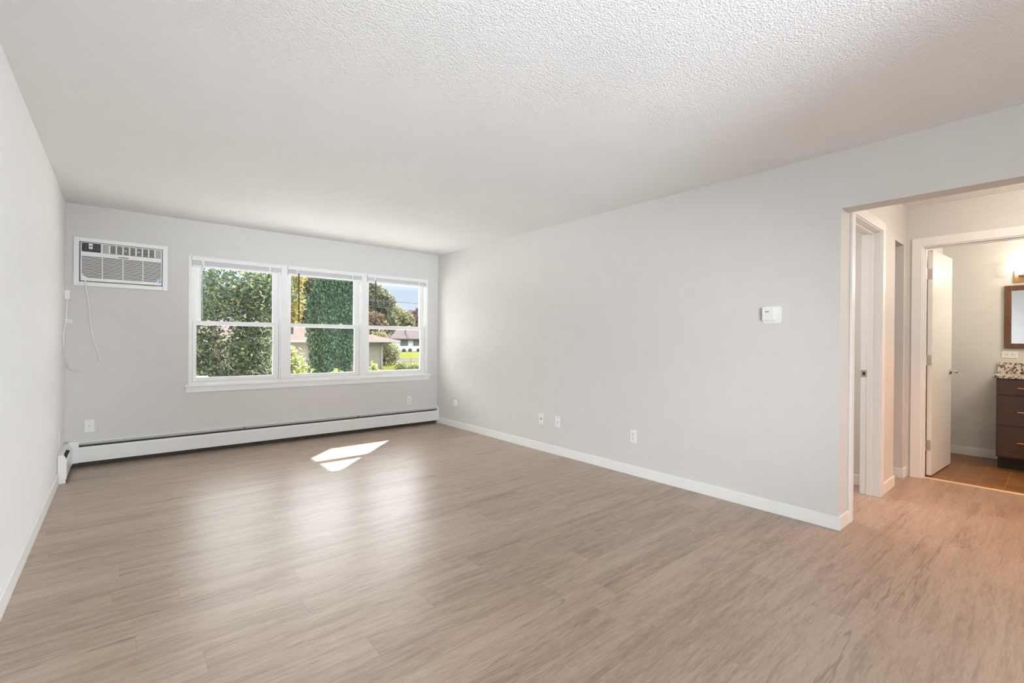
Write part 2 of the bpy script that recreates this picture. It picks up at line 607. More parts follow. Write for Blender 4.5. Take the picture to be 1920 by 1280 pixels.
WIN = (0.534, 3.371, 0.709, 2.070)          # window opening in the back wall
AC_HOLE = (-0.315, 0.324, 1.712, 2.108)
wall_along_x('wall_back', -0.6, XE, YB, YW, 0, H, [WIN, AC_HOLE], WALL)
struct(box(-0.6, XL, -2.95, YB, 0, H).build('wall_left', WALL_LIT))
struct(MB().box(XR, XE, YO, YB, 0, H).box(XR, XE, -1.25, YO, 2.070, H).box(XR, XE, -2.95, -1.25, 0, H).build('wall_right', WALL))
REAR = (-0.32, 1.16, 0.20, 2.30)
wall_along_x('wall_rear', XL, XR, -2.95, -2.80, 0, H, [REAR], WALL)
struct(box(-0.6, 7.25, -2.95, YW, H, H + 0.16).build('ceiling', CEIL))
struct(box(-0.6, 5.548, -2.95, YW, -0.12, 0).build('floor', PLANK))
struct(box(5.548, 7.25, -1.40, 1.05, -0.12, 0).build('floor_bathroom', TILE))

# hall and bathroom walls
D1 = (3.79, 4.565, 0, 2.095)                 # bedroom doorway (rough)
NOOK = (5.02, 5.363, 0, 2.085)
wall_along_x('wall_hall', XE, XH + 0.11, YO, 1.05, 0, H, [D1, NOOK], WALL)
D2 = (0.03, 0.832, 2.082)                    # bathroom doorway in the hall end wall, along y
struct(MB().box(XH, XH + 0.11, D2[1], YO, 0, H).box(XH, XH + 0.11, -1.25, D2[0], 0, H).box(XH, XH + 0.11, D2[0], D2[1], D2[2], H).build('wall_hall_end', WALL))
struct(MB().box(XE, XB, -1.40, -1.25, 0, H).build('wall_hall_side', WALL))
struct(box(XB, 7.25, -1.40, 1.05, 0, H).build('wall_bathroom', WALL))
struct(box(XH + 0.11, XB, 0.885, 1.05, 0, H).build('wall_bathroom_side', WALL))
struct(box(4.80, 4.90, 1.05, 3.30, 0, H).build('wall_bedroom', WALL))
struct(box(XE, 4.90, 3.30, 3.40, 0, H).build('wall_bedroom_end', WALL))
struct(MB().box(4.90, 5.463, 1.70, 1.80, 0, H).box(5.363, 5.463, 1.05, 1.70, 0, H).build('wall_closet', WALL))

# baseboards
BH, BT = 0.088, 0.012
struct(box(XL, XL + BT, -2.80, 5.262, 0, BH).build('baseboard_left', TRIM, bevel=0.003))
struct(box(XR - BT, XR, YO - BT, 5.828, 0, BH).build('baseboard_right', TRIM, bevel=0.003))
struct(MB().box(XR, 3.733, YO - BT, YO, 0, BH).build('baseboard_opening', TRIM, bevel=0.003))
struct(MB().box(4.627, 5.02, YO - BT, YO, 0, BH).build('baseboard_hall', TRIM, bevel=0.003))
struct(MB().prism([(5.363, YO - BT), (XH, YO - BT), (XH, YO), (5.363, YO)], 'z', 0, BH).box(5.363 - BT, 5.363, YO - BT, 1.70, 0, BH).build('baseboard_closet', TRIM, bevel=0.003))
struct(box(XB - BT, XB, 0.40, 0.885, 0, BH).build('baseboard_bathroom', TRIM, bevel=0.003))
struct(box(XH + 0.11, XB - BT, 0.885 - BT, 0.885, 0, BH).build('baseboard_bathroom_side', TRIM, bevel=0.003))
struct(box(4.80 - BT, 4.80, 1.07, 3.30, 0, BH).build('baseboard_bedroom', TRIM, bevel=0.003))

# door trims
t1 = sempty('trim_1', (4.18, YO, 0), 'white casing and jamb of the bedroom doorway')
MB().box(3.735, 3.800, YO - 0.016, YO, 0, 2.155).build('casing', TRIM, t1, bevel=0.003)
MB().box(4.550, 4.625, YO - 0.016, YO, 0, 2.155).build('casing', TRIM, t1, bevel=0.003)
MB().box(3.800, 4.550, YO - 0.016, YO, 2.083, 2.155).build('casing', TRIM, t1, bevel=0.003)
MB().box(3.790, 3.808, YO - 0.004, 1.054, 0, 2.078).box(4.547, 4.565, YO - 0.004, 1.054, 0, 2.078).box(3.790, 4.565, YO - 0.004, 1.054, 2.078, 2.095).build('jamb', TRIM, t1, bevel=0.002)
MB().box(3.808, 3.819, 0.975, 1.010, 0, 2.078).box(4.536, 4.547, 0.975, 1.010, 0, 2.078).box(3.819, 4.536, 0.975, 1.010, 2.066, 2.078).build('door_stop', TRIM, t1, bevel=0.002)
sp_ = MB().box(4.5445, 4.5472, 1.012, 1.052, 0.935, 0.992).build('strike_plate', NICKEL, t1, bevel=0.001)
MB().box(4.5440, 4.5450, 1.022, 1.040, 0.950, 0.977).build('latch_hole', DARK, sp_)

t2 = sempty('trim_2', (XH, 0.43, 0), 'white casing and jamb of the bathroom doorway')
MB().box(XH - 0.016, XH, 0.826, 0.896, 0, 2.150).build('casing', TRIM, t2, bevel=0.003)
MB().box(XH - 0.016, XH, -0.034, 0.036, 0, 2.150).build('casing', TRIM, t2, bevel=0.003)
MB().box(XH - 0.016, XH, 0.036, 0.826, 2.076, 2.150).build('casing', TRIM, t2, bevel=0.003)
MB().box(XH - 0.004, XH + 0.114, 0.814, 0.832, 0, 2.066).box(XH - 0.004, XH + 0.114, 0.03, 0.048, 0, 2.066).box(XH - 0.004, XH + 0.114, 0.03, 0.832, 2.066, 2.082).build('jamb', TRIM, t2, bevel=0.002)
MB().box(XH + 0.035, XH + 0.068, 0.803, 0.814, 0, 2.066).box(XH + 0.035, XH + 0.068, 0.048, 0.059, 0, 2.066).box(XH + 0.035, XH + 0.068, 0.059, 0.803, 2.055, 2.066).build('door_stop', TRIM, t2, bevel=0.002)
th = MB().prism([(5.530, 0), (5.566, 0), (5.560, 0.006), (5.536, 0.006)], 'y', 0.048, 0.803).build('trim_3', plain('pale_threshold', (0.72, 0.52, 0.34), 0.4))
struct(th, 'pale threshold strip between the plank floor and the bathroom tile')

# ------------------------------------------------------------------ bathroom door (swung into the bathroom)
hx, hy = 5.612, 0.806                        # hinge pin
d1 = sempty('door_1', (hx, hy, 0), 'white flat bathroom door standing open with a lever handle')
ang = math.radians(-3.5)
dl, dth = 0.735, 0.035
def dpt(a, b, z):                            # a along the leaf, b across its thickness (towards -y)
    return (hx + a * math.cos(ang) + b * math.sin(ang), hy + a * math.sin(ang) - b * math.cos(ang), z)
def dbox(a0, a1, b0, b1, z0, z1):
    vs = [dpt(a, b, z) for z in (z0, z1) for a, b in ((a0, b0), (a1, b0), (a1, b1), (a0, b1))]
    return MB().add(vs, [(0, 3, 2, 1), (4, 5, 6, 7), (0, 1, 5, 4), (1, 2, 6, 5), (2, 3, 7, 6), (3, 0, 4, 7)])
dbox(0.008, dl, 0.0, dth, 0.012, 2.055).build('door_leaf', DOOR_PAINT, d1, bevel=0.0015)
for z in (1.84, 1.055, 0.285):
    hg = dbox(0.0045, 0.008, 0.001, dth - 0.004, z - 0.047, z + 0.047)
    h = hg.build('hinge', NICKEL, d1)
    MB().cyl((hx + 0.002, hy + 0.004, z - 0.047), (hx + 0.002, hy + 0.004, z + 0.047), 0.005, n=12).build('hinge_pin', NICKEL, h, smooth=True)
hb = Vector(dpt(0.675, dth, 0.935))
dirn = Vector(dpt(0, 1, 0)) - Vector(dpt(0, 0, 0))
al = Vector(dpt(1, 0, 0)) - Vector(dpt(0, 0, 0))
dh = MB().lathe([(0.030, 0), (0.030, 0.006), (0.026, 0.010), (0.011, 0.014), (0.010, 0.042), (0.013, 0.046), (0.013, 0.056), (0.009, 0.060)], hb, dirn, 20).build('door_handle', NICKEL, d1, smooth=True)
MB().tube([hb + dirn * 0.050, hb + dirn * 0.052 - al * 0.03, hb + dirn * 0.050 - al * 0.075, hb + dirn * 0.046 - al * 0.10], 0.008, 10).build('handle_lever', NICKEL, dh, smooth=True)
hb2 = Vector(dpt(0.675, 0.0, 0.935))
MB().lathe([(0.030, 0), (0.030, 0.006), (0.026, 0.010), (0.011, 0.014), (0.010, 0.042), (0.013, 0.046), (0.013, 0.056), (0.009, 0.060)], hb2, -dirn, 20).build('door_handle', NICKEL, d1, smooth=True)
lp = Vector(dpt(dl, 0.017, 0.935))
MB().add([Vector(dpt(dl + 0.001, b, z)) for b, z in ((0.005, 0.905), (0.030, 0.905), (0.030, 0.965), (0.005, 0.965))], [(0, 1, 2, 3)]).build('latch_plate', NICKEL, d1)
MB().cyl(lp, lp + al * 0.011, 0.008, 0.006, 12).build('latch_bolt', NICKEL, d1, smooth=True)

# ------------------------------------------------------------------ windows
tw = sempty('trim_4', (1.95, YB, 0.70), 'white window frame with two posts, stool and apron')
MB().box(0.534, 0.558, YB - 0.004, YW, 0.735, 2.063).box(3.347, 3.371, YB - 0.004, YW, 0.735, 2.063).box(0.534, 3.371, YB, YW, 2.063, 2.072).build('frame', TRIM, tw, bevel=0.002)
for a, b_ in ((1.424, 1.493), (2.389, 2.462)):
    MB().box(a, b_, YB - 0.006, YW, 0.735, 2.063).build('post', TRIM, tw, bevel=0.003)
MB().box(0.534, 3.371, YB, YW + 0.05, 0.700, 0.735).build('sill', TRIM, tw, bevel=0.002)
MB().box(0.504, 3.412, YB - 0.032, YB, 0.690, 0.714).build('stool', TRIM, tw, bevel=0.005)
MB().box(0.514, 3.400, YB - 0.014, YB, 0.633, 0.690).build('apron', TRIM, tw, bevel=0.003)

BAYS = ((0.558, 1.424), (1.493, 2.389), (2.462, 3.347))
WL = ('double-hung window unit before the big leafy bush', 'double-hung window unit before the tall evergreen', 'double-hung window unit with the sky and white house outside')
for i, (a, b_) in enumerate(BAYS):
    w = sempty('window_%d' % (i + 1), ((a + b_) / 2, YB + 0.05, 0.735), WL[i])
    # liner of the unit with its two tracks
    MB().box(a, a + 0.012, YB + 0.02, YB + 0.15, 0.735, 2.063).box(b_ - 0.012, b_, YB + 0.02, YB + 0.15, 0.735, 2.063).box(a, b_, YB + 0.02, YB + 0.15, 2.045, 2.063) \
        .box(a + 0.012, a + 0.022, YB + 0.062, YB + 0.068, 0.735, 2.045).box(b_ - 0.022, b_ - 0.012, YB + 0.062, YB + 0.068, 0.735, 2.045) \
        .box(a, b_, YB + 0.02, YB + 0.15, 0.735, 0.742).build('window_frame', VINYL, w, bevel=0.0015)
    def sash(name, y0, y1, x0, x1, z0, z1, l, r, bt, tp):
        s = MB().box(x0, x0 + l, y0, y1, z0, z1).box(x1 - r, x1, y0, y1, z0, z1).box(x0 + l, x1 - r, y0, y1, z0, z0 + bt).box(x0 + l, x1 - r, y0, y1, z1 - tp, z1).build(name, VINYL, w, bevel=0.002)
        ym = (y0 + y1) / 2
        MB().box(x0 + l, x1 - r, ym - 0.002, ym + 0.002, z0 + bt, z1 - tp).build('pane', GLASS, s)
        return s
    lo = sash('lower_sash', YB + 0.030, YB + 0.060, a + 0.014, b_ - 0.014, 0.743, 1.390, 0.036, 0.060, 0.042, 0.045)
    up = sash('upper_sash', YB + 0.070, YB + 0.100, a + 0.014, b_ - 0.014, 1.345, 2.044, 0.045, 0.058, 0.040, 0.04)
    xk = a + 0.72 * (b_ - a)
    MB().box(xk - 0.020, xk + 0.020, YB + 0.036, YB + 0.056, 1.390, 1.396).cyl((xk, YB + 0.046, 1.396), (xk, YB + 0.046, 1.404), 0.010, n=12).box(xk - 0.002, xk + 0.022, YB + 0.034, YB + 0.042, 1.398, 1.404).build('sash_lock', PLASTIC, lo, bevel=0.001)
    if i == 0:
        MB().box(a + 0.059, a + 0.098, YB + 0.102, YB + 0.112, 1.385, 2.044).build('white_strip', VINYL, w, bevel=0.002)  # plain white strip just outside the upper sash
        MB().box(0.613, 0.725, YB + 0.085, YB + 0.135, 0.742, 0.795).build('sill_block', VINYL, w, bevel=0.004)

# raised mini blinds, one in each bay
BL = ('raised white mini blind with a pale wand above the big leafy bush', 'raised white mini blind with a wand darkened as backlit beside the tall evergreen', 'raised white mini blind with a wand darkened as backlit under the blue sky')
for i, (a, b_) in enumerate(BAYS):
    bl = thing('window_blind', BL[i], 'blind', ((a + b_) / 2, YB + 0.01, 1.955), 'raised mini blinds on the window units')
    y0, y1 = YB - 0.016, YB + 0.018
    MB().box(a + 0.002, b_ - 0.003, y0, y1, 2.022, 2.061).build('headrail', BLIND, bl, bevel=0.002)
    sl_ = MB()
    for k in range(8):
        z = 1.983 + k * 0.0048
        sl_.box(a + 0.006, b_ - 0.008, y0 + 0.003, y1 - 0.002, z, z + 0.0030)
    sl_.build('slat_stack', BLIND_GREY, bl)
    MB().box(a + 0.006, b_ - 0.008, y0 + 0.002, y1, 1.957, 1.980).build('bottom_rail', BLIND, bl, bevel=0.003)
    for q in (0.12, 0.86):
        x = a + q * (b_ - a)
        MB().box(x - 0.009, x + 0.009, y0 - 0.0015, y0 + 0.003, 1.953, 2.024).build('ladder_tape', BLIND, bl)
    x = a + (0.092, 0.122, 0.113)[i]
    y = y0 - 0.006
    wd = MB().tube([(x, y, 1.985), (x + 0.001, y, 1.80), (x + 0.003, y - 0.001, 1.405)], 0.0062 if i else 0.0042, 8, 4).build('tilt_wand', WAND_BACKLIT if i else WAND_LIGHT, bl, smooth=True)
    MB().cyl((x, y, 1.975), (x, y, 2.022), 0.0045, n=8).build('wand_hook', PLASTIC, wd)

# ------------------------------------------------------------------ air conditioner
ac = thing('air_conditioner', 'white through-wall air conditioner with a black control panel and hanging cord', 'air conditioner', (0.0, YB, 1.684))
FX0, FX1, FZ0, FZ1 = -0.344, 0.356, 1.684, 2.136
IX0, IX1, IZ0, IZ1 = -0.304, 0.313, 1.724, 2.096
MB().box(FX0, IX0, YB - 0.022, YB - 0.0005, FZ0, FZ1).box(IX1, FX1, YB - 0.022, YB - 0.0005, FZ0, FZ1).box(IX0, IX1, YB - 0.022, YB - 0.0005, FZ0, IZ0).box(IX0, IX1, YB - 0.022, YB - 0.0005, IZ1, FZ1).build('wall_frame', VINYL, ac, bevel=0.003)
YF = YB - 0.050
UX0, UX1, UZ0, UZ1 = -0.2965, 0.3065, 1.7295, 2.0885
MB().box(UX0, UX1, YF + 0.002, YB + 0.12, UZ0, UZ1).build('housing', PLASTIC, ac, bevel=0.004)
MB().box(IX0, IX1, YB - 0.012, YB - 0.008, IZ0, UZ0).box(IX0, IX1, YB - 0.012, YB - 0.008, UZ1, IZ1).box(IX0, UX0, YB - 0.012, YB - 0.008, UZ0, UZ1).box(UX1, IX1, YB - 0.012, YB - 0.008, UZ0, UZ1).build('shadow_gap', DARK, ac)
cp = MB().box(-0.288, -0.155, YF - 0.001, YF + 0.004, 2.000, 2.082).build('control_panel', BLACK, ac, bevel=0.002)
ds = MB().box(-0.239, -0.212, YF - 0.002, YF - 0.0005, 2.028, 2.076).build('display', PLASTIC, cp, bevel=0.0008)
MB().box(-0.234, -0.217, YF - 0.0026, YF - 0.0019, 2.046, 2.057).build('readout', BLACK, ds)
for x, z in ((-0.255, 2.058), (-0.197, 2.058), (-0.175, 2.058), (-0.258, 2.030), (-0.226, 2.016), (-0.197, 2.030), (-0.180, 2.030), (-0.168, 2.030)):
    MB().cyl((x, YF - 0.0008, z), (x, YF - 0.0016, z), 0.0042, n=10).build('button', LOGO, cp)
MB().box(-0.281, -0.2765, YF - 0.0018, YF - 0.0008, 2.0700, 2.0745).box(-0.274, -0.2725, YF - 0.0018, YF - 0.0008, 2.0700, 2.0745).box(-0.274, -0.2705, YF - 0.0018, YF - 0.0008, 2.0700, 2.0711) \
    .box(-0.2685, -0.2670, YF - 0.0018, YF - 0.0008, 2.0700, 2.0745).box(-0.2685, -0.2645, YF - 0.0018, YF - 0.0008, 2.0735, 2.0745).build('maker_mark', LOGO, cp)
# outlet louvre
LX0, LX1, LZ0, LZ1 = -0.141, 0.298, 1.998, 2.082
lv = MB().box(LX0, LX1, YF + 0.0005, YF + 0.0018, LZ0, LZ1).build('vent_louver', DARK, ac)
fr = MB().box(LX0, LX1, YF - 0.003, YF + 0.002, LZ0, LZ0 + 0.004).box(LX0, LX1, YF - 0.003, YF + 0.002, LZ1 - 0.004, LZ1).box(LX0, LX0 + 0.004, YF - 0.003, YF + 0.002, LZ0, LZ1).box(LX1 - 0.004, LX1, YF - 0.003, YF + 0.002, LZ0, LZ1)
fr.build('louver_frame', PLASTIC_GREY, lv)
cw = (LX1 - LX0) / 9
for k in range(1, 9):
    MB().box(LX0 + k * cw - 0.005, LX0 + k * cw + 0.005, YF - 0.003, YF + 0.001, LZ0 + 0.004, LZ1 - 0.004).build('louver_divider', PLASTIC, lv)
hs = MB()
for k in range(6):
    z = LZ0 + 0.010 + k * 0.0125
    hs.box(LX0 + 0.004, LX1 - 0.004, YF - 0.002, YF + 0.001, z, z + 0.0055)
hs.box(LX0 + 0.004, LX0 + cw - 0.005, YF - 0.0015, YF + 0.001, LZ0 + 0.004, LZ1 - 0.004)
hs.box(LX1 - cw + 0.005, LX1 - 0.004, YF - 0.0015, YF + 0.001, LZ0 + 0.004, LZ1 - 0.004)
hs.build('louver_slats', PLASTIC_GREY, lv)
for k in (3, 5):
    MB().box(LX0 + k * cw + 0.010, LX0 + k * cw + 0.030, YF - 0.006, YF - 0.001, 2.036, 2.042).build('louver_tab', PLASTIC, lv)
# intake grille with rounded lower corners
GX0, GX1, GZ0, GZ1, GR = -0.287, 0.299, 1.757, 1.960, 0.055
def gx(z):
    d = GZ0 + GR - z
    return GR - math.sqrt(max(GR * GR - d * d, 0)) if d > 0 else 0.0
pts = [(GX0, GZ1), (GX1, GZ1)] + [(GX1 - gx(z), z) for z in np.linspace(GZ0 + GR, GZ0, 8)] + [(GX0 + gx(z), z) for z in np.linspace(GZ0, GZ0 + GR, 8)]
gr = MB().prism(pts, 'y', YF + 0.0005, YF + 0.0018).build('intake_grille', DARK, ac)
gs = MB()
ns = 17
for k in range(ns + 1):
    z = GZ0 + (GZ1 - GZ0) * k / ns
    e = gx(z + 0.003)
    gs.box(GX0 + e, GX1 - e, YF - 0.002, YF + 0.001, z - 0.0027, z + 0.0027)
for x in (-0.144, 0.006, 0.157):
    gs.box(x - 0.003, x + 0.003, YF - 0.0025, YF + 0.001, GZ0, GZ1)
gs.build('grille_bars', PLASTIC, gr)
MB().box(-0.031, 0.048, YF - 0.0005, YF + 0.003, 1.969, 1.975).build('grille_pull', DARK, ac)
st = MB().box(0.270, 0.303, YF - 0.0006, YF + 0.003, 1.752, 1.786).build('efficiency_sticker', LIGHT_BLUE, ac)
MB().box(0.279, 0.297, YF - 0.0012, YF - 0.0004, 1.760, 1.776).build('sticker_mark', BLUE, st)

cord_pts = [(-0.263, YF + 0.004, 1.731), (-0.262, YF - 0.002, 1.722), (-0.257, YB - 0.034, 1.675), (-0.242, YB - 0.012, 1.535), (-0.234, YB - 0.008, 1.434), (-0.218, YB - 0.007, 1.263), (-0.182, YB - 0.007, 1.100),
            (-0.160, YB - 0.008, 1.005), (-0.163, YB - 0.010, 0.962), (-0.212, YB - 0.016, 0.920), (-0.300, YB - 0.022, 0.893), (-0.345, YB - 0.03, 0.900), (-0.366, 5.775, 0.945),
            (-0.378, 5.66, 1.032), (-0.385, 5.58, 1.122), (-0.386, 5.53, 1.186), (-0.383, 5.58, 1.257), (-0.379, 5.68, 1.340), (-0.375, 5.69, 1.424), (-0.3735, 5.69, 1.50), (-0.373, 5.69, 1.545)]
pc = MB().tube(cord_pts, 0.0058, 8, 6).build('power_cord', CORD, ac, smooth=True)
MB().box(-0.391, -0.353, 5.672, 5.708, 1.540, 1.622).build('plug', PLASTIC_CREAM, pc, bevel=0.006)
tg = MB()
for k in range(4):
    z = 1.330 + k * 0.009
    tg.add([(-0.372, 5.682 + 0.004 * k, z + 0.004), (-0.337, 5.688 + 0.004 * k, z - 0.006), (-0.337, 5.6895 + 0.004 * k, z + 0.001), (-0.372, 5.6835 + 0.004 * k, z + 0.011)], [(0, 1, 2, 3)])
tg.box(-0.384, -0.368, 5.676, 5.690, 1.336, 1.366)
tgo = tg.build('cord_tag', PLASTIC, pc)
sd = tgo.modifiers.new('thick', 'SOLIDIFY')
sd.thickness = 0.001


# ------------------------------------------------------------------ wall plates
def plate_frame(face, at, w, hgt):
    """returns f(a, b, d): a across, b up, d out of the wall"""
    x, y, z = at
    if face == '-y':
        return lambda a, b, d: (x + a, y - d, z + b)
    if face == '-x':
        return lambda a, b, d: (x - d, y - a, z + b)
    if face == '+x':
        return lambda a, b, d: (x + d, y + a, z + b)


def pbox(f, a0, a1, b0, b1, d0, d1):
    p0, p1 = f(a0, b0, d0), f(a1, b1, d1)
    return (p0[0], p1[0], p0[1], p1[1], p0[2], p1[2])


def wall_plate(kind, face, at, label, cat='wall plate', name='wall_plate', sideways=False, w=0.072, h=0.116):
    t = thing(name, label, cat, at)
    f0 = plate_frame(face, at, w, h)
    f = (lambda a, b, d: f0(-b, a, d)) if sideways else f0
    MB().box(*pbox(f, -w / 2, w / 2, -h / 2, h / 2, 0, 0.0055)).build('plate', PLASTIC, t, bevel=0.0022)
    if kind == 'duplex':
        for b in (-0.021, 0.021):
            pts = []
            for i in range(24):
                a_ = 2 * PI * i / 24
                pts.append((max(-0.0145, min(0.0145, 0.0172 * math.cos(a_))), b + 0.0165 * math.sin(a_)))
            m = MB()
            vs = [f(p_[0], p_[1], d) for d in (0.005, 0.0072) for p_ in pts]
            m.add(vs, [tuple(range(24)), tuple(range(24, 48))] + [(i, (i + 1) % 24, 24 + (i + 1) % 24, 24 + i) for i in range(24)])
            so = m.build('socket', PLASTIC_CREAM, t)
            MB().box(*pbox(f, -0.0068, -0.0050, b - 0.001, b + 0.0075, 0.0070, 0.0076)).box(*pbox(f, 0.0050, 0.0068, b - 0.001, b + 0.0065, 0.0070, 0.0076)).box(*pbox(f, -0.0020, 0.0020, b - 0.0105, b - 0.0062, 0.0070, 0.0076)).build('socket_slots', DARK, so)
        MB().cyl(f(0, 0, 0.005), f(0, 0, 0.0066), 0.0032, n=12).build('screw', PLASTIC, t)
    if kind in ('coax', 'phone', 'cable'):
        for b in (-0.042, 0.042):
            MB().cyl(f(0, b, 0.005), f(0, b, 0.0066), 0.0034, n=12).build('screw', PLASTIC_GREY, t)
    if kind == 'coax':
        c = MB().cyl(f(0, 0, 0.005), f(0, 0, 0.0085), 0.0085, n=6).cyl(f(0, 0, 0.0085), f(0, 0, 0.015), 0.0052, n=14).build('coax_jack', NICKEL, t)
        MB().cyl(f(0, 0, 0.0151), f(0, 0, 0.0154), 0.0032, n=12).build('jack_bore', DARK, c)
    if kind == 'phone':
        MB().box(*pbox(f, -0.0075, 0.0075, -0.011, 0.004, 0.0050, 0.0064)).build('phone_jack', PLASTIC_GREY, t)
    if kind == 'cable':
        MB().box(*pbox(f, -0.017, 0.017, 0.012, 0.034, 0.0050, 0.0068)).build('plate_insert', PLASTIC_CREAM, t, bevel=0.001)
        MB().box(*pbox(f, -0.0085, 0.0085, -0.010, 0.006, 0.0050, 0.0066)).build('jack', DARK, t)
    if kind == 'side':
        MB().box(*pbox(f, -0.017, 0.017, -0.034, 0.034, 0.0050, 0.0065)).build('socket', PLASTIC_CREAM, t, bevel=0.001)
    return t


wall_plate('coax', '-y', (-0.228, YB, 0.371), 'white cable wall plate under the air conditioner above the heater')
wall_plate('duplex', '-y', (3.086, YB, 0.355), 'white duplex outlet under the window above the long heater', 'outlet', 'outlet')
wall_plate('cable', '-x', (XR, 3.698, 0.350), 'white wall plate with a dark jack, beside the phone plate')
wall_plate('phone', '-x', (XR, 3.447, 0.350), 'white phone plate between the dark jack plate and the duplex outlet')
wall_plate('duplex', '-x', (XR, 2.497, 0.350), 'white duplex outlet low on the long blank wall nearest the opening', 'outlet', 'outlet')
wall_plate('side', '+x', (XL, 5.400, 0.363), 'white wall plate seen edge-on just above the short heater leg', 'wall plate')
wall_plate('duplex', '+x', (XL, 5.690, 1.600), 'white outlet plate high on the wall holding the air conditioner plug', 'outlet', 'outlet')
wall_plate('duplex', '-x', (XB, 0.366, 1.100), 'sideways white outlet between the mirror and the granite backsplash', 'outlet', 'outlet', sideways=True)
rc = thing('round_wall_cap', 'small round white cap on the blank wall near the window corner', 'wall cap', (XR, 5.415, 0.331))
MB().lathe([(0.050, 0), (0.050, 0.006), (0.044, 0.012), (0.020, 0.014)], (XR, 5.415, 0.331), (-1, 0, 0), 28).build('cap_disc', PLASTIC, rc, smooth=True)
MB().cyl((XR - 0.0135, 5.415, 0.331), (XR - 0.017, 5.415, 0.331), 0.008, n=12).build('cap_screw', PLASTIC_GREY, rc)

# thermostat
th_ = thing('thermostat', 'white box thermostat on a larger backplate on the blank wall', 'thermostat', (XR, 1.345, 1.40))
def rrect(cy, cz, w, h, r, n=6):
    pts = []
    for sx_, sz_, a0 in ((1, 1, 0), (-1, 1, 90), (-1, -1, 180), (1, -1, 270)):
        for i in range(n + 1):
            a_ = math.radians(a0 + 90 * i / n)
            pts.append((cy + sx_ * (w / 2 - r) + r * math.cos(a_), cz + sz_ * (h / 2 - r) + r * math.sin(a_)))
    return pts
MB().prism(rrect(1.340, 1.401, 0.126, 0.122, 0.018), 'x', XR - 0.006, XR).build('backplate', PLASTIC, th_, bevel=0.002)
tb = MB().prism(rrect(1.356, 1.409, 0.080, 0.094, 0.005), 'x', XR - 0.030, XR - 0.006).build('thermostat_body', PLASTIC, th_, bevel=0.003)
MB().box(XR - 0.0306, XR - 0.0298, 1.350, 1.376, 1.4215, 1.4265).build('display_slot', BLACK, tb)
MB().box(XR - 0.0306, XR - 0.0298, 1.350, 1.378, 1.409, 1.414).build('slider', PLASTIC_CREAM, tb)
MB().box(XR - 0.0306, XR - 0.0298, 1.371, 1.377, 1.438, 1.443).build('indicator', PLASTIC_GREY, tb)

# ------------------------------------------------------------------ baseboard heater (L-shaped)
bh = thing('baseboard_heater', 'long white baseboard heater under the window turning the corner', 'heater', (1.6, YB, 0))
E_ = 0.002
def prof_top():      # (out, z) of the top cover
    return [(E_, 0.205), (E_, 0.232), (0.030, 0.232), (0.034, 0.226), (0.032, 0.224), (0.028, 0.227), (0.008, 0.227), (0.008, 0.205)]
def ypts(pr):
    return [(YB - a, z) for a, z in pr]
XC = -0.322 + 0.018
MB().prism(ypts(prof_top()), 'x', XC, XR - 0.022).build('top_cover', ENAMEL, bh)
MB().prism(ypts([(0.060, 0.046), (0.060, 0.168), (0.053, 0.187), (0.050, 0.187), (0.055, 0.167), (0.055, 0.046)]), 'x', XC, XR - 0.022).build('front_panel', ENAMEL, bh)
MB().prism(ypts([(0.0445, 0.2035), (0.041, 0.2085), (0.039, 0.2075), (0.0425, 0.2025)]), 'x', XC, XR - 0.022).build('damper', PLASTIC_GREY, bh)
MB().prism(ypts([(E_, 0.0), (E_, 0.205), (0.006, 0.205), (0.006, 0.0)]), 'x', XL + 0.005, XR - 0.022).build('back_plate', DARK_FIN, bh)
fin = MB().prism(ypts([(0.008, 0.055), (0.008, 0.165), (0.048, 0.165), (0.048, 0.055)]), 'x', XC, XR - 0.03)
fin.build('fin_element', DARK_FIN, bh)
for xx in (1.05, 2.35):
    MB().prism(ypts([(0.006, 0.196), (0.006, 0.214), (0.040, 0.210), (0.046, 0.194)]), 'x', xx, xx + 0.012).build('bracket', DARK_FIN, bh)
# end cap at the blank wall
MB().prism(ypts([(E_, 0.0), (E_, 0.234), (0.032, 0.234), (0.064, 0.180), (0.064, 0.036), (0.052, 0.028), (0.052, 0.0)]), 'x', XR - 0.024, XR - 0.002).build('end_cap', ENAMEL, bh, bevel=0.002)
# short leg on the side wall
YL0 = 5.280
def xpts(pr):
    return [(XL + a, z) for a, z in pr]
MB().prism(xpts(prof_top()), 'y', YL0 + 0.018, YB - 0.02).build('top_cover', ENAMEL, bh)
MB().prism(xpts([(0.056, 0.046), (0.056, 0.168), (0.050, 0.187), (0.047, 0.187), (0.052, 0.167), (0.052, 0.046)]), 'y', YL0 + 0.018, YB - 0.05).build('front_panel', ENAMEL, bh)
MB().prism(xpts([(E_, 0.05), (E_, 0.205), (0.044, 0.180), (0.044, 0.05)]), 'y', YL0 + 0.02, YB - 0.06).build('fin_element', DARK, bh)
MB().prism(xpts([(E_, 0.0), (E_, 0.234), (0.030, 0.234), (0.056, 0.175), (0.056, 0.040), (0.050, 0.030), (0.050, 0.0)]), 'y', YL0, YL0 + 0.020).build('end_cap', ENAMEL, bh, bevel=0.003)
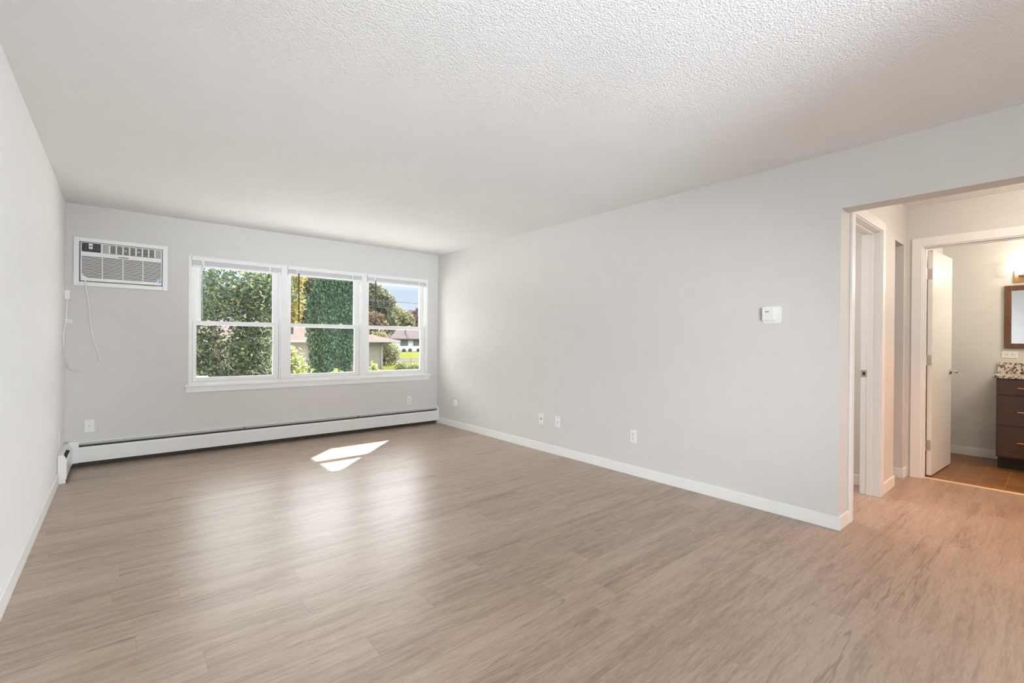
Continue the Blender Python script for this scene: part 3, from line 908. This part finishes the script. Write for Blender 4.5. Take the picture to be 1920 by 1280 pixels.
# plain cover pieces on the short leg, leaving one open slot, and the inside corner piece
MB().prism(xpts([(0.026, 0.236), (0.034, 0.234), (0.059, 0.176), (0.057, 0.174)]), 'y', YL0 + 0.016, YL0 + 0.05).build('slot_cover', ENAMEL, bh)
MB().add([(XL + a, y, z) for y in (YB - 0.13, YB - E_) for a, z in ((E_, 0.234), (0.030, 0.234), (0.060, 0.180), (0.060, 0.046), (E_, 0.046))],
         [(0, 1, 2, 3, 4), (9, 8, 7, 6, 5), (0, 5, 6, 1), (1, 6, 7, 2), (2, 7, 8, 3), (3, 8, 9, 4), (4, 9, 5, 0)]).build('corner_piece', ENAMEL, bh, bevel=0.0015)
MB().prism(ypts([(E_, 0.234), (0.032, 0.234), (0.064, 0.180), (0.064, 0.044), (E_, 0.044)]), 'x', XL + E_, XC + 0.004).build('corner_piece', ENAMEL, bh, bevel=0.0015)

# ------------------------------------------------------------------ bathroom furniture
VX, VY0, VY1 = 6.520, -0.75, 0.425
va = thing('vanity_cabinet', 'dark wooden vanity with three drawers seen through the bathroom door', 'cabinet', (6.78, -0.15, 0))
MB().box(VX, XB - 0.003, VY0, VY1, 0.115, 0.878).build('cabinet_body', VANITY, va, bevel=0.002)
MB().box(VX + 0.070, XB - 0.02, VY0 + 0.01, VY1 - 0.008, 0.0, 0.115).build('toe_kick', VANITY_DARK, va)
for z0, z1, hz in ((0.722, 0.862, 0.790), (0.430, 0.710, 0.564), (0.128, 0.416, 0.272)):
    dr = MB().box(VX - 0.019, VX - 0.0005, 0.020, VY1 - 0.010, z0, z1).build('drawer', VANITY, va, bevel=0.002)
    hx_ = VX - 0.019
    MB().tube([(hx_ - 0.028, 0.282, hz), (hx_ - 0.028, 0.158, hz)], 0.006, 10, 1).cyl((hx_, 0.262, hz), (hx_ - 0.028, 0.262, hz), 0.0045, n=10).cyl((hx_, 0.178, hz), (hx_ - 0.028, 0.178, hz), 0.0045, n=10).build('drawer_pull', BRONZE, dr, smooth=True)
for k in range(2):
    cd = MB().box(VX - 0.019, VX - 0.0005, -0.365 - k * 0.378, 0.008 - k * 0.378, 0.128, 0.862).build('cabinet_door', VANITY, va, bevel=0.002)
    yk = -0.03 if k else -0.33
    yk = -0.335 if k == 0 else -0.40
    MB().tube([(VX - 0.047, yk, 0.66), (VX - 0.047, yk, 0.80)], 0.006, 10, 1).cyl((VX - 0.019, yk, 0.68), (VX - 0.047, yk, 0.68), 0.0045, n=10).cyl((VX - 0.019, yk, 0.78), (VX - 0.047, yk, 0.78), 0.0045, n=10).build('door_pull', BRONZE, cd, smooth=True)
ct = thing('vanity_countertop', 'speckled granite countertop with a low backsplash on the vanity', 'countertop', (6.78, -0.15, 0.879))
MB().box(6.492, XB - 0.003, VY0 - 0.02, 0.452, 0.879, 0.907).build('worktop', GRANITE, ct, bevel=0.003)
MB().box(XB - 0.024, XB - 0.003, VY0 - 0.02, 0.450, 0.907, 1.017).build('backsplash', GRANITE, ct, bevel=0.002)
mi = thing('wall_mirror', 'wall mirror in a brown wooden frame above the vanity', 'mirror', (XB, -0.15, 1.49))
MZ0, MZ1, MY0, MY1, MF = 1.164, 1.813, -0.62, 0.407, 0.052
MB().box(XB - 0.024, XB - 0.001, MY1 - MF, MY1, MZ0, MZ1).box(XB - 0.024, XB - 0.001, MY0, MY0 + MF, MZ0, MZ1).box(XB - 0.024, XB - 0.001, MY0 + MF, MY1 - MF, MZ0, MZ0 + MF).box(XB - 0.024, XB - 0.001, MY0 + MF, MY1 - MF, MZ1 - MF, MZ1).build('mirror_frame', MIRROR_WOOD, mi, bevel=0.003)
MB().box(XB - 0.010, XB - 0.006, MY0 + MF, MY1 - MF, MZ0 + MF, MZ1 - MF).build('mirror_glass', MIRROR, mi)
vl = thing('vanity_light', 'lit bar light with frosted glass above the bathroom mirror', 'light fixture', (XB, -0.05, 1.95))
MB().box(XB - 0.020, XB - 0.001, -0.45, 0.342, 1.842, 1.965).build('wall_bracket', BRONZE, vl, bevel=0.003)
for yy in (0.21, -0.10, -0.41 + 0.10):
    gl_ = MB().box(XB - 0.135, XB - 0.028, yy - 0.12, yy + 0.12, 1.915, 2.050).build('lamp_glass', LAMP_GLASS, vl, bevel=0.006)
    MB().box(XB - 0.120, XB - 0.018, yy - 0.10, yy + 0.10, 1.902, 1.914).build('lamp_holder', NICKEL, gl_, bevel=0.002)
# what the fixture throws upwards and down
pl = bpy.data.lights.new('vanity_bulb', 'POINT')
pl.energy, pl.color, pl.shadow_soft_size = 16, (1.0, 0.89, 0.73), 0.10
plo = bpy.data.objects.new('vanity_bulb', pl)
COL.objects.link(plo)
plo.location = (XB - 0.65, -0.35, 1.95)

# hall downlight
dlx, dly = 4.62, -0.12
dlt = thing('ceiling_light', 'round lit ceiling light in the hall', 'light fixture', (dlx, dly, H))
MB().lathe([(0.150, 0), (0.150, -0.018), (0.142, -0.024)], (dlx, dly, H), (0, 0, 1), 32).build('fixture_pan', NICKEL, dlt, smooth=True)
MB().lathe([(0.140, -0.024), (0.132, -0.050), (0.100, -0.075), (0.050, -0.088), (0.006, -0.091)], (dlx, dly, H), (0, 0, 1), 32).build('lamp_glass', DOWNLIGHT, dlt, smooth=True)
hp = bpy.data.lights.new('hall_bulb', 'POINT')
hp.energy, hp.color, hp.shadow_soft_size = 13, (1.0, 0.88, 0.74), 0.12
hpo = bpy.data.objects.new('hall_bulb', hp)
COL.objects.link(hpo)
hpo.location = (dlx, dly, H - 0.24)
spd = bpy.data.lights.new('hall_downlight', 'SPOT')
spd.energy, spd.color, spd.spot_size, spd.spot_blend, spd.shadow_soft_size = 84, (1.0, 0.38, 0.09), math.radians(104), 0.9, 0.06
spo = bpy.data.objects.new('hall_downlight', spd)
COL.objects.link(spo)
spo.location = (dlx, dly, H - 0.16)
spo.rotation_euler = (0, 0, 0)
# unseen fill light added to brighten the bedroom
area_light('bedroom_fill_light', (4.25, 2.2, H - 0.05), (0, 0, -1), 0.5, 0.5, 15, (1.0, 0.97, 0.94))

# unseen window added behind the camera to go with the fill light
rw = sempty('window_4', (0.42, -2.85, 0.20), 'added unseen window behind the camera')
rb = MB()
for x in (REAR[0], 0.40, REAR[1] - 0.05):
    rb.box(x, x + 0.05, -2.93, -2.80, REAR[2], REAR[3])
rb.box(REAR[0], REAR[1], -2.93, -2.80, REAR[2], REAR[2] + 0.05).box(REAR[0], REAR[1], -2.93, -2.80, REAR[3] - 0.05, REAR[3])
rb.build('window_frame', VINYL, rw)
MB().box(REAR[0] + 0.05, REAR[1] - 0.05, -2.90, -2.895, REAR[2] + 0.05, REAR[3] - 0.05).build('pane', GLASS, rw)

# ------------------------------------------------------------------ outside
struct(box(-160, 260, YW + 0.02, 330, ZG - 0.5, ZG).build('lawn', GRASS))
struct(MB().box(-0.6, 7.25, YW - 0.02, YW + 0.01, ZG, -0.12).build('wall_foundation', BRICK_EXT))
struct(box(-25, 30, YW + 0.03, 32.5, ZG, ZG + 0.02).build('bounce_ground', BOUNCE_PALE))  # unseen pale ground added to bounce sunlight up to the ceiling
# unseen eave over the window wall, added and stepped to shape the sun patch
struct(MB().box(-3.0, 3.80, YW, 7.66, H + 0.01, H + 0.16).box(3.80, 9.0, YW, 6.62, H + 0.01, H + 0.16).build('sun_shaping_eave', TRIM))
struct(box(-60, 140, 50.6, 59.2, ZG, ZG + 0.03).build('street', CONCRETE))


def hip_roof(x0, x1, y0, y1, z, rise, mat, name, parent, thick=0.14, hipL=True, hipR=True):
    dy = (y1 - y0) / 2
    a = x0 + (dy if hipL else 0)
    b_ = x1 - (dy if hipR else 0)
    ym = (y0 + y1) / 2
    vs = [(x0, y0, z), (x1, y0, z), (x1, y1, z), (x0, y1, z), (a, ym, z + rise), (b_, ym, z + rise)]
    o = MB().add(vs, [(0, 1, 5, 4), (1, 2, 5), (2, 3, 4, 5), (3, 0, 4), (0, 3, 2, 1)]).build(name, mat, parent)
    MB().box(x0, x1, y0, y1, z - thick, z - 0.002).build('fascia', FASCIA, o)
    return o


nh = thing('bungalow', 'low beige bungalow with a pink shingle roof behind the tall evergreen', 'house', (11, 40, ZG))
MB().box(1.0, 10.10, 34.0, 42.0, ZG, 1.0).box(8.0, 18.25, 40.0, 48.0, ZG, 0.98).build('wall', SIDING, nh)
hip_roof(0.2, 10.45, 33.2, 42.8, 1.13, 1.35, SHINGLE, 'roof', nh)
hip_roof(7.2, 19.5, 39.0, 49.0, 1.12, 1.35, SHINGLE, 'roof', nh)
w1 = MB().box(10.12, 10.9, 39.93, 39.99, -0.45, 0.45).build('window', FASCIA, nh)
MB().box(10.2, 10.82, 39.90, 39.925, -0.37, 0.37).build('pane', DARK_PANE, w1)
MB().tube([(18.75, 39.3, 0.98), (18.45, 39.8, 0.86), (18.12, 39.93, 0.72), (18.10, 39.93, -1.20), (18.25, 39.7, -1.38)], 0.07, 8, 3).build('downspout', FASCIA, nh)
MB().tube([(10.05, 33.93, 0.95), (10.05, 33.93, -1.3)], 0.06, 8, 1).build('downspout', FASCIA, nh)
MB().cyl((9.15, 34.9, 1.55), (9.15, 34.9, 2.02), 0.09, n=10).cyl((9.15, 34.9, 2.0), (9.15, 34.9, 2.06), 0.16, n=10).build('roof_vent', CABLE, nh)

wh = thing('white_house', 'white house with a grey roof across the street', 'house', (52, 100, ZG))
MB().box(46.4, 66, 95, 107, ZG, 1.62).build('wall', WHITE_SIDING, wh)
ro = MB().add([(44.6, 93.8, 1.45), (66.5, 93.8, 1.45), (66.5, 101, 4.0), (44.6, 101, 4.0), (66.5, 108, 1.45), (44.6, 108, 1.45)], [(0, 1, 2, 3), (3, 2, 4, 5), (0, 3, 5), (1, 4, 2), (0, 5, 4, 1)]).build('roof', SHINGLE_GREY, wh)
MB().box(44.6, 66.5, 93.75, 93.9, 1.30, 1.48).build('fascia', CABLE, ro)
MB().add([(48.6, 94.1, 1.60), (49.0, 94.1, 1.60), (50.2, 97.6, 2.98), (49.8, 97.6, 2.98)], [(0, 1, 2, 3)]).cyl((49.9, 97.5, 2.7), (49.9, 97.5, 3.9), 0.12, n=8).build('roof_vent', CABLE, ro)
for x0, x1 in ((47.4, 49.25), (50.55, 52.3)):
    f_ = MB().box(x0 - 0.12, x1 + 0.12, 94.93, 94.99, -0.22, 1.30).build('window', PLASTIC_GREY, wh)
    MB().box(x0, x1, 94.88, 94.925, -0.12, 1.20).build('pane', DARK_PANE, f_)

# chain-link fence by the yard
cf = thing('chain_link_fence', 'low grey chain-link fence in the sunny yard', 'fence', (22, 38, ZG))
for x in (18.6, 20.0, 22.4, 24.8, 27.2):
    MB().cyl((x, 38, ZG), (x, 38, -0.42), 0.028, n=10).build('post', GALV, cf)
MB().cyl((18.6, 38, -0.47), (27.2, 38, -0.47), 0.016, n=8).build('top_rail', GALV, cf)
ch = MB()
for k in range(60):
    x = 18.6 + k * 0.145
    for s in (1, -1):
        ch.cyl((x if s > 0 else x + 0.98, 38, ZG + 0.03), (x + 0.98 if s > 0 else x, 38, -0.48), 0.0035, n=3)
ch.build('wire_mesh', GALV, cf)

# two overhead cables on their poles
for nm, lb, pA, pB in (('overhead_cable', 'upper overhead cable crossing before the tall evergreen', (6.301, 24, 3.407), (13.076, 24, 3.30)),
                       ('overhead_cable', 'lower overhead cable crossing before the tall evergreen', (6.317, 24, 3.195), (13.08, 24, 2.839))):
    A, B = Vector(pA), Vector(pB)
    d = (B - A)
    a0, b0 = A - d * 1.6, B + d * 1.3
    tag(MB().tube([a0, A, B, b0], 0.013, 6, 1).build(nm, CABLE), lb, 'cable', 'overhead cables outside')
for xp, zt, lb in ((-4.62, 4.2, 'wooden utility pole beyond the bush holding the cables'), (21.95, 4.2, 'wooden utility pole beyond the fence side holding the cables')):
    tag(MB().cyl((xp, 24.12, ZG), (xp, 24.12, zt), 0.11, 0.09, 12).build('utility_pole', BARK), lb, 'pole')


# ------------------------------------------------------------------ foliage
rng = np.random.default_rng(11)


def leaves(name, mat, parent, blobs, n, size, up=0.0, shell=0.55):
    """n leaf blades spread in ellipsoids (cx, cy, cz, rx, ry, rz)"""
    vol = np.array([b[3] * b[4] * b[5] for b in blobs]) ** 0.75
    cnt = rng.multinomial(n, vol / vol.sum())
    P = []
    for b, c in zip(blobs, cnt):
        d = rng.normal(size=(c, 3))
        d /= np.linalg.norm(d, axis=1)[:, None]
        r = shell + (1 - shell) * rng.random(c) ** 0.6
        r *= 0.86 + 0.24 * np.sin(5 * d[:, 0] + 3 * d[:, 2] + b[0]) * np.cos(4 * d[:, 1] - 2 * d[:, 2])
        P.append(np.array(b[:3]) + d * r[:, None] * np.array(b[3:6]))
    P = np.concatenate(P)
    P[:, 2] = np.maximum(P[:, 2], ZG + 0.05)
    m = len(P)
    u = rng.normal(size=(m, 3))
    u[:, 2] += up * 3
    u /= np.linalg.norm(u, axis=1)[:, None]
    w = np.cross(u, rng.normal(size=(m, 3)))
    w /= np.linalg.norm(w, axis=1)[:, None]
    s = size * (0.6 + 0.8 * rng.random(m))[:, None]
    V = np.stack([P - u * s, P + w * s * 0.45, P + u * s, P - w * s * 0.45], axis=1).reshape(-1, 3)
    F = np.arange(4 * m).reshape(-1, 4)
    me = bpy.data.meshes.new(name)
    me.from_pydata(V.tolist(), [], F.tolist())
    me.materials.append(mat)
    return link(name, me, parent)


def tree(name, label, cat, base, mat, blobs, n, size, trunk=None, up=0.0, shell=0.55, group=None):
    t = thing(name, label, cat, base, group)
    leaves('crown', mat, t, blobs, n, size, up, shell)
    b = MB()
    for pts, r in (trunk or [([base, (base[0], base[1], blobs[0][2])], 0.12)]):
        b.tube(pts, r, 8, 3)
    b.build('trunk', BARK, t, smooth=True)
    return t


tree('leafy_bush', 'big leafy green bush filling the view of one window', 'bush', (1.75, 10.6, ZG), L_BUSH,
     [(1.50, 10.6, 2.05, 1.25, 1.0, 0.80), (2.02, 10.5, 1.15, 0.55, 0.7, 0.8), (1.75, 10.6, 0.3, 0.85, 0.8, 0.85), (1.12, 10.8, 0.55, 0.42, 0.6, 0.42), (1.22, 10.8, 1.10, 0.50, 0.5, 0.42), (1.0, 10.8, -0.3, 0.8, 0.8, 0.8), (2.35, 10.8, 2.2, 0.6, 0.7, 0.65)],
     21000, 0.040, [([(1.75, 10.6, ZG), (1.72, 10.6, -0.3), (1.8, 10.55, 0.7)], 0.07), ([(1.72, 10.6, -0.2), (1.45, 10.6, 0.8), (1.35, 10.6, 1.7), (1.3, 10.6, 2.6)], 0.032), ([(1.8, 10.55, 0.6), (1.95, 10.6, 1.4), (1.9, 10.6, 2.6)], 0.035),
                    ([(1.5, 10.6, 0.7), (1.1, 10.7, 1.3), (1.05, 10.7, 1.9)], 0.02)], shell=0.25)
tree('shrub', 'bright yellow-green shrub growing beside the big leafy bush', 'shrub', (2.55, 9.6, ZG), L_BRIGHT,
     [(2.45, 9.6, 0.55, 0.36, 0.4, 0.62), (2.70, 9.6, 0.15, 0.36, 0.4, 0.62), (2.45, 9.7, -0.5, 0.6, 0.5, 0.8)], 3800, 0.055, [([(2.55, 9.6, ZG), (2.5, 9.6, 0.6)], 0.025)], shell=0.2)
tree('shrub', 'small yellow-green shrub before the foot of the evergreen', 'shrub', (4.62, 13.2, ZG), L_BRIGHT,
     [(4.62, 13.2, 0.05, 0.26, 0.25, 0.36), (4.6, 13.2, -0.7, 0.3, 0.3, 0.6)], 900, 0.06, [([(4.62, 13.2, ZG), (4.62, 13.2, 0.1)], 0.02)], shell=0.2)
tree('shrub', 'small yellow-green shrub before the beige house wall', 'shrub', (5.72, 13.2, ZG), L_BRIGHT,
     [(5.72, 13.2, 0.10, 0.20, 0.22, 0.55), (5.75, 13.2, -0.7, 0.22, 0.22, 0.6)], 900, 0.06, [([(5.72, 13.2, ZG), (5.72, 13.2, 0.2)], 0.02)], shell=0.2)
tree('evergreen_tree', 'tall dark evergreen tree with twin tops outside', 'tree', (6.95, 20.2, ZG), L_ARB,
     [(6.95, 20.2, 0.4, 0.95, 0.9, 1.9), (6.90, 20.2, 1.6, 1.02, 0.9, 1.9), (6.70, 20.2, 2.6, 0.80, 0.8, 1.7), (7.40, 20.3, 2.6, 0.75, 0.8, 1.8), (6.62, 20.2, 3.7, 0.45, 0.5, 1.2), (7.45, 20.3, 3.7, 0.48, 0.5, 1.25)],
     60000, 0.055, [([(6.95, 20.2, ZG), (6.95, 20.2, 4.5)], 0.13)], up=0.9, shell=0.7)
tree('ground_juniper', 'low grey-green juniper mound beside the evergreen', 'shrub', (6.5, 22.4, ZG), L_OAK,
     [(6.9, 22.6, -0.75, 1.0, 0.9, 1.1)], 2600, 0.08, [([(6.9, 22.6, ZG), (6.9, 22.6, -0.8)], 0.05)], shell=0.5)
tree('golden_tree', 'golden autumn tree behind the bungalow roof', 'tree', (9.2, 54, ZG), L_YELLOW,
     [(12.4, 52, 4.0, 2.6, 2.4, 3.2), (13.2, 52, 7.4, 2.0, 2.0, 2.6), (12.0, 52, 9.5, 2.4, 2.0, 2.0)], 7000, 0.21, [([(12.6, 52, ZG), (12.6, 52, 8)], 0.25)])
tree('ash_tree', 'hazy grey-green tree between the golden tree and the evergreen', 'tree', (18.0, 66, ZG), L_OAK,
     [(18.2, 66, 5.5, 3.2, 2.8, 4.0), (18.8, 66, 9.5, 2.8, 2.4, 3.4)], 6000, 0.28, [([(18.2, 66, ZG), (18.2, 66, 9)], 0.3)])
tree('maple_tree', 'tall green tree thinning against the sky by the orange tree', 'tree', (24.5, 60, ZG), L_OAK,
     [(24.0, 60, 8.6, 2.6, 2.4, 2.3), (25.8, 60, 6.8, 2.4, 2.2, 1.9), (27.6, 60, 6.2, 1.6, 1.6, 1.8), (23.5, 60, 4.6, 2.8, 2.2, 2.4), (28.0, 60, 3.6, 1.8, 1.6, 1.8)], 9500, 0.22,
     [([(24.5, 60, ZG), (24.4, 60, 4), (24.2, 60, 9)], 0.3)])
tree('orange_tree', 'orange autumn tree below the tall green tree', 'tree', (24.9, 56, ZG), L_ORANGE,
     [(24.3, 56, 3.7, 1.4, 1.2, 1.1), (25.3, 56, 2.9, 0.9, 0.9, 0.8)], 2200, 0.20, [([(24.9, 56, ZG), (24.9, 56, 3.6)], 0.16)])
tree('pale_tree', 'pale olive tree in haze beside the plum tree', 'tree', (32.6, 72, ZG), L_PALE,
     [(34.0, 72, 5.4, 2.2, 2.2, 2.4), (36.0, 72, 4.9, 1.9, 2.0, 1.7), (32.2, 72, 3.2, 2.2, 2.0, 2.0), (37.4, 72, 4.3, 1.2, 1.4, 1.2)], 7000, 0.26, [([(32.6, 72, ZG), (33.0, 72, 5)], 0.25)])
tree('plum_tree', 'dark plum-coloured tree beyond the white house roof', 'tree', (62.0, 118, ZG), L_PURPLE,
     [(64.5, 118, 6.6, 4.4, 3, 3.6), (61.8, 118, 4.4, 2.8, 3, 2.6), (68, 118, 7.6, 3.5, 3, 4)], 5000, 0.5, [([(64.5, 118, ZG), (64.5, 118, 7)], 0.4)])
tree('hedge_bush', 'rounded grey-green bush at the end of the beige house', 'bush', (21.6, 46, ZG), L_PALE,
     [(21.0, 46, 0.2, 1.1, 1.1, 1.8), (22.0, 46, -0.3, 1.0, 1.0, 1.3), (20.6, 46, 1.0, 1.1, 1.1, 1.3)], 4200, 0.13, [([(21.2, 46, ZG), (21.2, 46, 0.5)], 0.08)], shell=0.5)
tree('weed_clump', 'yellow-green weed clump against the chain-link fence', 'plant', (19.3, 38.4, ZG), L_BRIGHT,
     [(19.3, 38.5, -1.2, 0.7, 0.4, 0.55), (20.6, 38.5, -1.3, 0.9, 0.4, 0.35)], 1300, 0.09, [([(19.3, 38.4, ZG), (19.3, 38.4, -1.2)], 0.02)], shell=0.2)
for k, (x, r) in enumerate(((47.9, 0.55), (49.4, 0.5), (51.6, 0.6))):
    tree('foundation_shrub', ('round dark shrub at the white house wall below its first window', 'round dark shrub at the white house wall between its two windows', 'round dark shrub at the white house wall below its second window')[k], 'shrub', (x, 94.2, ZG), L_OAK,
         [(x, 94.2, ZG + 0.35, r, 0.5, 0.45)], 260, 0.14, [([(x, 94.2, ZG), (x, 94.2, ZG + 0.3)], 0.04)], shell=0.3)
for k, (x, y, r, hgt, mt, lb) in enumerate(((-6, 62, 5, 6, L_OAK, 'grey-green tree rising over the bungalow roof behind the bush'), (3.5, 66, 5, 6.5, L_PALE, 'pale olive tree rising over the bungalow roof behind the bush'),
                                             (40, 130, 7, 4.5, L_PALE, 'distant pale tree beyond the white house gable'), (52, 150, 8, 4.0, L_OAK, 'distant grey-green tree beyond the white house ridge'))):
    tree('distant_tree', lb, 'tree', (x, y, ZG), mt, [(x, y, hgt * 0.55, r, r * 0.8, hgt * 0.7), (x + 1.5, y, hgt, r * 0.7, r * 0.6, hgt * 0.5)], 4200, 0.34 if y < 100 else 0.55, [([(x, y, ZG), (x, y, hgt)], 0.3)])
